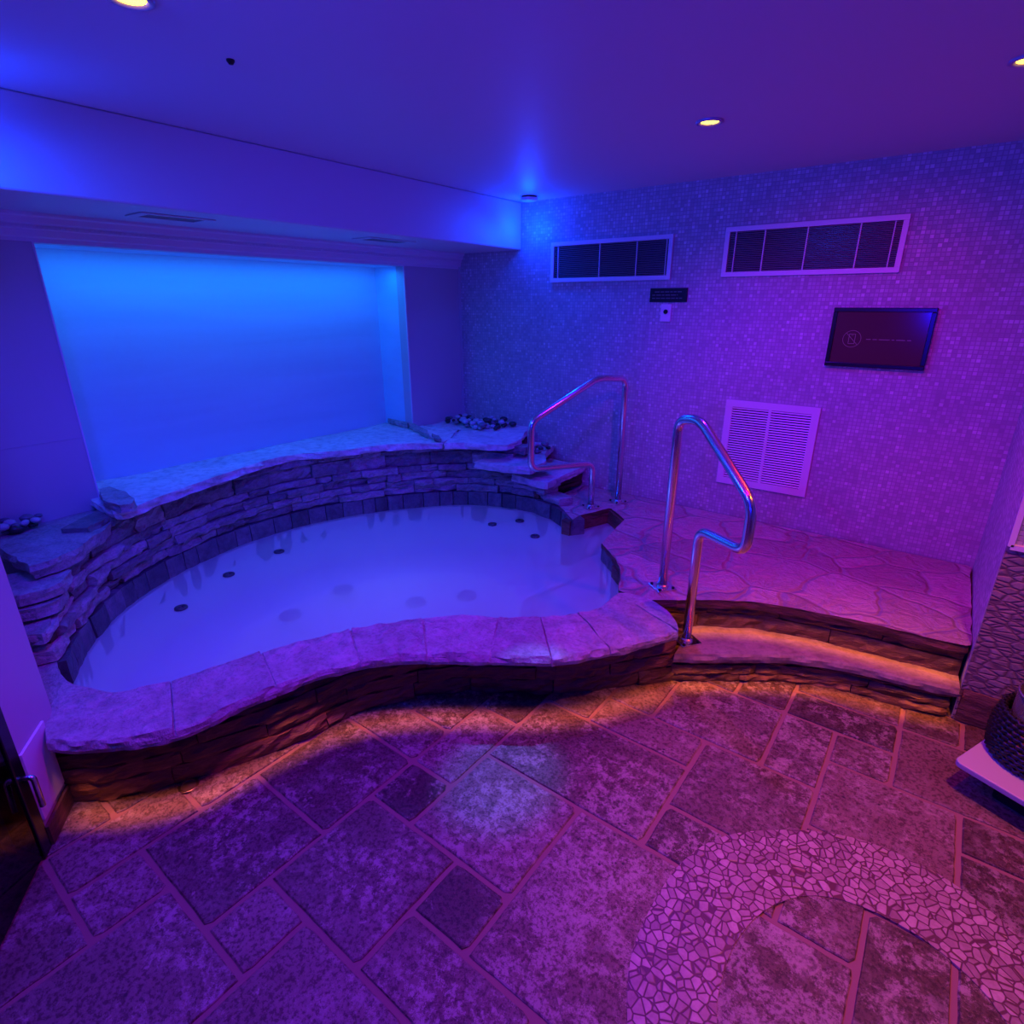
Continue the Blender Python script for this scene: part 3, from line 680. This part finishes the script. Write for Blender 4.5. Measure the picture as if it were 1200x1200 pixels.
# ------------------------------------------------------------------ handrails
def fillet(P, rad, n=8):
    P = [Vector(p) for p in P]; out = [P[0]]
    for a, b, c in zip(P, P[1:], P[2:]):
        u = (a-b); v = (c-b); r = min(rad, u.length*.48, v.length*.48); u.normalize(); v.normalize()
        p0 = b+u*r; p1 = b+v*r
        for k in range(n+1): t = k/n; out.append(p0*(1-t)**2+b*2*t*(1-t)+p1*t*t)
    return out+[P[-1]]
def rail(base1, ang, prof, low_z, label):
    b = Vector(base1); d = Vector((math.cos(ang), math.sin(ang), 0))
    t = tag(empty('handrail', b), label, 'handrail', None)
    P = [b+d*s+Vector((0, 0, z-b.z)) for s, z in prof]
    mb = MB(); mb.tube(fillet(P, .06), .0215); mb.build('rail_tube', M_steel, t, smooth=True)
    for p in (P[0], P[-1]):
        mb = MB(); nn = Vector((-d.y, d.x, 0)); z = p.z
        c0 = [p+d*x*.05+nn*y*.05 for x, y in ((-1, -1), (1, -1), (1, 1), (-1, 1))]
        mb.add([(q.x, q.y, z) for q in c0]+[(q.x, q.y, z+.007) for q in c0], [(3, 2, 1, 0), (4, 5, 6, 7), (0, 1, 5, 4), (1, 2, 6, 5), (2, 3, 7, 6), (3, 0, 4, 7)])
        mb.lathe([(.03, .007), (.03, .014), (.0215, .02)], (p.x, p.y, z), 20); fl = mb.build('flange', M_steel, t, bevel=.001)
        for x, y in ((-1, -1), (1, -1), (1, 1), (-1, 1)):
            mb = MB(); q = p+d*x*.037+nn*y*.037; mb.lathe([(.0075, .007), (.0075, .012), (.0001, .0125)], (q.x, q.y, z), 8)
            mb.build('bolt', M_darkmetal, fl).location = (0, 0, 0)
    return t
rail((-.941, 2.461, D+.001), math.radians(-35), [(0, D+.001), (0, 1.165), (.155, 1.19), (.53, .94), (.53, .745), (.235, .725), (.235, .168)], .165, 'near steel handrail bolted to the deck edge and the lower step')
rail((-1.72, 3.492, D+.001), math.radians(-115.1), [(0, D+.001), (0, 1.185), (.225, 1.2), (.71, .965), (.71, .66), (.232, .64), (.232, D+.001)], D, 'far steel handrail beside the tub entry against the mosaic wall')

# ------------------------------------------------------------------ wall grilles
def grille(P0, P1, label, bars, louvre, frame_w, mull=(), mt=None, depth=.02):
    x0, z0 = P0; x1, z1 = P1
    t = tag(empty('air_vent', ((x0+x1)/2, YW, z0)), label, 'air vent')
    mb = MB(); y1 = YW-.0005; y0 = YW-depth; fw = frame_w
    for a, b in (((x0, y0, z0), (x1, y1, z0+fw)), ((x0, y0, z1-fw), (x1, y1, z1)), ((x0, y0, z0+fw), (x0+fw, y1, z1-fw)), ((x1-fw, y0, z0+fw), (x1, y1, z1-fw))): mb.box(a, b)
    for mx, w_ in mull: mb.box((mx-w_/2, y0+.003, z0+fw), (mx+w_/2, y1, z1-fw))
    mb.build('frame', M_trimw, t, bevel=.0015)
    mb = MB(); mb.box((x0+fw*.5, YW-.004, z0+fw*.5), (x1-fw*.5, YW-.001, z1-fw*.5)); mb.build('backing', M_blackp, t)
    mb = MB(); k = (z1-z0-2*fw)/bars
    for i in range(bars):
        z = z0+fw+k*(i+.5); h = k*louvre/2
        mb.add([(x0+fw, y0+.004, z-h), (x1-fw, y0+.004, z-h), (x1-fw, y1-.005, z+h), (x0+fw, y1-.005, z+h), (x0+fw, y0+.0025, z-h+.0012), (x1-fw, y0+.0025, z-h+.0012), (x1-fw, y1-.0062, z+h+.0012), (x0+fw, y1-.0062, z+h+.0012)],
               [(0, 1, 2, 3), (7, 6, 5, 4), (0, 4, 5, 1), (3, 2, 6, 7), (0, 3, 7, 4), (1, 5, 6, 2)])
    mb.build('louvre_blades', mt or M_trimw, t); return t
grille((-2.46, 1.788), (-1.56, 2.048), 'left long high air vent in the mosaic wall, nearer the tub corner', 22, .5, .026, [(-2.40, .006), (-2.07, .006), (-1.80, .006), (-1.60, .005)], mt=M_blade)
grille((-1.242, 1.795), (-.342, 2.062), 'right long high air vent in the mosaic wall, above the screen', 22, .5, .026, [(-1.18, .006), (-1.02, .007), (-.80, .007), (-.55, .007), (-.40, .006)], mt=M_blade)
grille((-1.117, .543), (-.580, 1.083), 'square louvred return vent low on the mosaic wall behind the handrail', 30, .5, .042, [(-.852, .016)], depth=.014)
# plaque and call plate
t = tag(empty('wall_plaque', (-1.56, YW, 1.655)), 'small dark engraved plaque on the mosaic wall below the left vent', 'sign')
mb = MB(); mb.box((-1.688, YW-.012, 1.655), (-1.44, YW-.0005, 1.738)); mb.build('plate', M_darkmetal, t, bevel=.002)
M_faint = mat('faint_lettering', (.11, .10, .12), .5)
mb = MB()
for z, a, b in ((1.716, -1.655, -1.47), (1.697, -1.67, -1.50), (1.678, -1.67, -1.47)):
    x = a
    while x < b: 
        l_ = random.uniform(.015, .035); mb.box((x, YW-.0132, z-.003), (min(x+l_, b), YW-.0118, z+.003)); x += l_+.006
mb.build('engraving', M_faint, t)
t = tag(empty('thermostat', (-1.57, YW, 1.535)), 'small pale wall plate with a round black button under the plaque', 'control')
mb = MB(); mb.box((-1.605, YW-.014, 1.537), (-1.535, YW-.0005, 1.643)); mb.build('plate', M_trimw, t, bevel=.003)
mb = MB(); mb.cyl((-1.568, YW-.022, 1.597), (-1.568, YW-.013, 1.597), .014, 20); mb.build('button', M_blackp, t)
# screen
t = tag(empty('digital_screen', (-.37, YW, 1.322)), 'black-framed landscape screen showing a crossed-out phone symbol', 'screen')
x0, x1, z0, z1 = -.602, -.140, 1.322, 1.627
mb = MB(); fw = .022; y0, y1 = YW-.035, YW-.0005
for a, b in (((x0, y0, z0), (x1, y1, z0+fw)), ((x0, y0, z1-fw), (x1, y1, z1)), ((x0, y0, z0+fw), (x0+fw, y1, z1-fw)), ((x1-fw, y0, z0+fw), (x1, y1, z1-fw))): mb.box(a, b)
mb.build('bezel', M_blackp, t, bevel=.003)
M_scr = mat('screen_glass', (.02, .006, .015), .12, emit=(.022, .001, .018), es=1.0)
mb = MB(); mb.box((x0+fw, YW-.026, z0+fw), (x1-fw, YW-.01, z1-fw)); mb.build('display', M_scr, t)
M_icon = mat('screen_icon', (.05, .02, .05), .3, emit=(.07, .008, .07), es=1.)
mb = MB(); cx, cz, R = -.492, 1.468, .044; yy = YW-.0268
def ring(mb, cx, cz, r0, r1, n_=40):
    vs = []
    for i in range(n_): a = 2*math.pi*i/n_; vs += [(cx+r0*math.cos(a), yy, cz+r0*math.sin(a)), (cx+r1*math.cos(a), yy, cz+r1*math.sin(a))]
    mb.add(vs, [(2*i, 2*i+1, (2*i+3) % (2*n_), (2*i+2) % (2*n_)) for i in range(n_)])
ring(mb, cx, cz, R-.0025, R)
for a, b in (((-.016, -.026), (-.013, .026)), ((.013, -.026), (.016, .026)), ((-.016, .023), (.016, .026)), ((-.016, -.026), (.016, -.023)), ((-.005, .017), (.005, .019))): mb.box((cx+a[0], yy-.0005, cz+a[1]), (cx+b[0], yy, cz+b[1]))
s2 = R*.7; mb.add([(cx-s2-.001, yy-.0006, cz+s2-.001), (cx-s2+.001, yy-.0006, cz+s2+.001), (cx+s2+.001, yy-.0006, cz-s2+.001), (cx+s2-.001, yy-.0006, cz-s2-.001)], [(0, 1, 2, 3)])
x = -.425
for l_ in (.022, .02, .05, .012, .04, .018): mb.box((x, yy-.0005, 1.466), (x+l_, yy, 1.4695)); x += l_+.008
mb.build('symbol', M_icon, t)

# ------------------------------------------------------------------ ceiling fittings
M_glow = mat('lamp_glow', (1, .8, .2), .3, emit=(1., .62, .03), es=9)
M_glow.node_tree.nodes['Principled BSDF'].inputs['Base Color'].default_value = (.9, .7, .2, 1)
M_ringm = mat('lamp_trim', (.5, .38, .5), .3, .3)
def downlight(x, y, label):
    t = tag(empty('ceiling_downlight', (x, y, ZC)), label, 'ceiling light', None)
    mb = MB(); mb.lathe([(.052, .001), (.054, -.006), (.044, -.009), (.036, -.004), (.034, .0)], (x, y, ZC), 28); mb.build('trim_ring', M_ringm, t, smooth=True)
    mb = MB(); mb.lathe([(.034, -.0025), (.018, -.004), (.0001, -.0045)], (x, y, ZC), 24); mb.build('lamp', M_glow, t, smooth=True)
downlight(*DOWN[0], 'round yellow-glowing downlight in the ceiling above the left end of the tub')
downlight(*DOWN[1], 'round yellow-glowing downlight in the ceiling above the handrails')
downlight(*DOWN[2], 'round yellow-glowing downlight in the ceiling near the right wall, above the screen side')
x, y = -2.544, 3.53
t = tag(empty('corner_ceiling_lamp', (x, y, ZC)), 'small white disc fitting on the ceiling in the blue-lit corner above the left vent', 'ceiling light')
mb = MB(); mb.lathe([(.050, 0), (.052, -.008), (.048, -.010)], (x, y, ZC), 28); mb.build('housing', M_darkmetal, t, smooth=True)
mb = MB(); mb.lathe([(.056, -.009), (.056, -.022), (.045, -.030), (.0001, -.032)], (x, y, ZC), 28); mb.build('lens', M_trimw, t, smooth=True)
p = onz(270, 70, ZC)
mb = MB(); mb.lathe([(.012, 0), (.012, -.004), (.006, -.012), (.0001, -.013)], p, 16); tag(mb.build('ceiling_sensor', M_darkmetal), 'tiny dark sensor dot on the plain ceiling above the tub', 'sensor')
# soffit slot vents
for (u0, v0), (u1, v1), lab in (((168, 251), (240, 257), 'left dark slot vent in the soffit over the tub'), ((430, 279), (478, 283), 'right dark slot vent in the soffit over the tub, nearer the mosaic wall')):
    a = onz(u0, v0, ZS); b = onz(u1, v1, ZS); xm = -2.99
    t = tag(empty('soffit_vent', (xm, (a.y+b.y)/2, ZS)), lab, 'air vent')
    mb = MB()
    for p_, q_ in (((xm-.085, a.y-.04, ZS-.006), (xm-.062, b.y+.04, ZS-.0005)), ((xm+.062, a.y-.04, ZS-.006), (xm+.085, b.y+.04, ZS-.0005)), ((xm-.062, a.y-.04, ZS-.006), (xm+.062, a.y, ZS-.0005)), ((xm-.062, b.y, ZS-.006), (xm+.062, b.y+.04, ZS-.0005))): mb.box(p_, q_)
    mb.build('frame', M_ceil, t, bevel=.002)
    mb = MB(); mb.box((xm-.062, a.y, ZS-.003), (xm+.062, b.y, ZS-.001)); mb.build('slot', M_blackp, t)

# ------------------------------------------------------------------ floor drain, door, switch plate
p = onz(221, 921, 0)
t = tag(empty('floor_drain', (p.x, p.y, 0)), 'small round metal drain in the floor at the foot of the tub wall', 'drain')
mb = MB(); mb.lathe([(.034, .0), (.034, .003), (.028, .0045), (.025, .002)], (p.x, p.y, 0), 24); mb.build('ring', mat('brass', (.5, .36, .2), .35, 1), t, smooth=True)
mb = MB(); mb.lathe([(.025, .002), (.0001, .0025)], (p.x, p.y, 0), 24); mb.build('grate', mat('drain_grate', (.12, .08, .06), .5), t)
t = empty('door_1', dg(WD, 0, 0)); t['kind'] = 'structure'
mb = MB(); dbox(mb, WD+.002, WD+.052, -.006, .06, 0, 2.1); dbox(mb, 1.05, 1.1, -.006, .06, 0, 2.1); dbox(mb, WD+.05, 1.05, -.006, .06, 2.05, 2.1); mb.build('frame', M_blackp, t, bevel=.003)
M_dglass = bpy.data.materials.new('dark_glass'); M_dglass.use_nodes = True
nt = M_dglass.node_tree; nt.nodes.clear(); ou = nt.nodes.new('ShaderNodeOutputMaterial'); mx = nt.nodes.new('ShaderNodeMixShader'); mx.inputs[0].default_value = .1
tr = nt.nodes.new('ShaderNodeBsdfTransparent'); tr.inputs[0].default_value = (.35, .3, .35, 1); gl = nt.nodes.new('ShaderNodeBsdfGlossy'); gl.inputs[0].default_value = (.8, .8, .8, 1); gl.inputs['Roughness'].default_value = .05
nt.links.new(tr.outputs[0], mx.inputs[1]); nt.links.new(gl.outputs[0], mx.inputs[2]); nt.links.new(mx.outputs[0], ou.inputs[0])
mb = MB(); dbox(mb, WD+.055, 1.045, .0, .012, .012, 2.045); mb.build('glass_panel', M_dglass, t)
mb = MB(); hp = [dg(WD+.028, -.004, .30), dg(WD+.028, -.034, .30), dg(WD+.034, -.036, .19)]; mb.tube(fillet(hp, .015), .008, 12); mb.build('door_handle', M_steel, t, smooth=True)
# low white access panel on the entrance wall
mb = MB(); dbox(mb, .08, .245, -.008, .001, .10, .36)
tag(mb.build('wall_plate', M_trimw, bevel=.002), 'pale plate on the short purple wall between the black door and the tub', 'wall plate')
mb = MB(); dbox(mb, -.0, WD, -.012, .001, 0, .075); struct(mb.build('baseboard_left', M_riser))

# ------------------------------------------------------------------ white board and wicker basket, lower right
c0 = Vector((.277, 2.238)); u_ = (Vector((.387, 2.484))-c0).normalized(); v_ = Vector((u_.y, -u_.x))
def bp(a, b, z): p = c0+u_*a+v_*b; return (p.x, p.y, z)
t = tag(empty('low_table', bp(.2, .35, 0)), 'low white rounded board on the floor by the pebble wall, under the basket', 'low table')
def rrect(a0, b0, a1, b1, r, n_=6):
    out = []
    for (ca, cb, s0) in ((a1-r, b1-r, 0), (a0+r, b1-r, 90), (a0+r, b0+r, 180), (a1-r, b0+r, 270)):
        for k in range(n_+1): an = math.radians(s0+90*k/n_); out.append((ca+r*math.cos(an), cb+r*math.sin(an)))
    return out
R_ = rrect(0, 0, .36, .75, .025); mb = MB(); m = len(R_)
mb.add([bp(a, b, .098) for a, b in R_]+[bp(a, b, .12) for a, b in R_], [tuple(reversed(range(m))), tuple(range(m, 2*m))]+[(i, (i+1) % m, m+(i+1) % m, m+i) for i in range(m)])
mb.build('board', mat('white_laminate', (.42, .40, .42), .35), t, bevel=.004)
mb = MB(); q = rrect(.09, .1, .27, .65, .02); m = len(q)
mb.add([bp(a, b, .0) for a, b in q]+[bp(a, b, .098) for a, b in q], [tuple(reversed(range(m))), tuple(range(m, 2*m))]+[(i, (i+1) % m, m+(i+1) % m, m+i) for i in range(m)]); mb.build('plinth', M_blackp, t)
ctr = onz(1220, 893, .1215)
t = tag(empty('wicker_basket', ctr), 'round black wicker lantern basket standing on the white board', 'basket')
M_wick = mat('black_wicker', (.012, .011, .013), .3)
mb = MB(); H_ = .18; ns = 40
prof_r = lambda z: (.143+.014*math.sin(math.pi*min(1, z/H_*.9+.1)))
for k in range(10):
    z0_ = .012+k*.0185; pts = []
    for i in range(ns*2+1):
        a = math.pi*i/ns; rr = prof_r(z0_)+(.0055 if (i+k) % 2 else -.0055); pts.append((ctr.x+rr*math.cos(a), ctr.y+rr*math.sin(a), ctr.z+z0_+.002*math.sin(i*2.1)))
    mb.tube(pts, .0085, 6)
mb.build('weave', M_wick, t, smooth=True)
mb = MB()
for i in range(ns):
    a = 2*math.pi*i/ns; mb.tube([(ctr.x+prof_r(z)*math.cos(a), ctr.y+prof_r(z)*math.sin(a), ctr.z+z) for z in (.001, .05, .1, .15, .192)], .003, 5)
mb.build('stakes', M_wick, t)
mb = MB(); mb.lathe([(.0001, .003), (.138, .003), (.14, .0)], ctr, 24); mb.build('base', M_wick, t)
ctrg = ctr+Vector((0, 0, .02))
t = tag(empty('glass_lantern', ctrg), 'clear glass cylinder with a bright rim standing inside the wicker basket', 'lantern')
M_glass = mat('lantern_glass', (.9, .9, .9), .03); M_glass.node_tree.nodes['Principled BSDF'].inputs['Transmission Weight'].default_value = .95
mb = MB(); mb.lathe([(.0001, .0), (.116, .0), (.12, .01), (.12, .235), (.116, .235), (.116, .012), (.0001, .008)], ctrg, 32); mb.build('cylinder', M_glass, t, smooth=True)
mb = MB(); P = [(ctrg.x+.119*math.cos(a*math.pi/16), ctrg.y+.119*math.sin(a*math.pi/16), ctrg.z+.237) for a in range(33)]; mb.tube(P, .0035, 8); mb.build('rim', M_steel, t, smooth=True)

# ------------------------------------------------------------------ pebbles
def pebble_mesh(seed):
    bm = bmesh.new(); bmesh.ops.create_icosphere(bm, subdivisions=2, radius=1)
    for v in bm.verts: v.co *= 1+.18*noise.noise(v.co*1.1+Vector((seed*3.1, 0, seed)))
    me = bpy.data.meshes.new('pebble'); bm.to_mesh(me); bm.free(); me.materials.append(M_stones[seed % 3])
    for p in me.polygons: p.use_smooth = True
    return me
M_stones = [mat('dark_pebble', (.035, .035, .04), .35), mat('grey_pebble', (.16, .16, .18), .4), mat('pale_pebble', (.4, .4, .44), .45)]
PM = [pebble_mesh(i) for i in range(6)]
def pile(region, z, count, label, group, size=(.018, .034), layers=2):
    placed = []; tries = 0
    while len(placed) < count and tries < 4000:
        tries += 1; p = region(); r = random.uniform(*size)
        lay = 0
        while lay < layers and any((p-q).length < (r+s)*.82 for q, s, l_ in placed if l_ == lay): lay += 1
        if lay >= layers: continue
        placed.append((p, r, lay)); o = bpy.data.objects.new('pebble', random.choice(PM)); COL.objects.link(o)
        hh = r*.62; o.scale = (r, r*random.uniform(.7, .95), hh); o.rotation_euler = (random.uniform(-.12, .12), random.uniform(-.12, .12), random.uniform(0, 6.3))
        o.location = (p.x, p.y, z+hh*.93+lay*.026); tag(o, label, 'pebble', group)
def quadreg(a, b, c_, d_):
    def f():
        s, t_ = random.random(), random.random(); return (Vector(a).lerp(Vector(b), s)).lerp(Vector(d_).lerp(Vector(c_), s), t_)
    return f
pile(quadreg((-3.28, 3.34), (-2.78, 3.30), (-2.72, 3.64), (-3.30, 3.64)), ZL+.003, 62, 'river pebble in the heap on the tub ledge in the corner of the mosaic wall', 'pebbles heaped on the corner ledge')
pile(quadreg((-2.40, 3.28), (-2.30, 3.34), (-2.38, 3.62), (-2.50, 3.60)), .603, 16, 'river pebble on the middle slab below the corner ledge, behind the far handrail', 'pebbles on the middle slab')
pile(quadreg((-3.33, .52), (-3.24, .5), (-3.24, .64), (-3.33, .66)), .669, 14, 'river pebble on the stacked stones at the far left beside the purple wall', 'pebbles on the left stones')
# loose dark stones on the ledge ends
def loose(px, z, th, label, mt):
    mb = MB(); rough_prism(mb, pz(px, z+th), z, z+th, jit=.012, step=.02, rows=3, zn=.006); tag(mb.build('loose_stone', mt), label, 'stone')
loose([(116, 573), (128, 569), (150, 578), (158, 584), (154, 590), (140, 592), (120, 586)], ZL+.004, .04, 'flat loose grey stone lying on the left end of the tub ledge', M_wallrock)
loose([(453, 487), (475, 492), (478, 497), (456, 492)], ZL+.004, .035, 'dark narrow stone at the right end of the lit niche', M_wallrock)
loose([(478, 493), (500, 504), (503, 510), (480, 499)], ZL+.004, .028, 'pale narrow stone on the ledge between the niche and the pebble heap', M_coping)
loose([(506, 508), (514, 510), (517, 514), (508, 513)], ZL+.004, .025, 'small dark stone near the front edge of the tub ledge', M_wallrock)
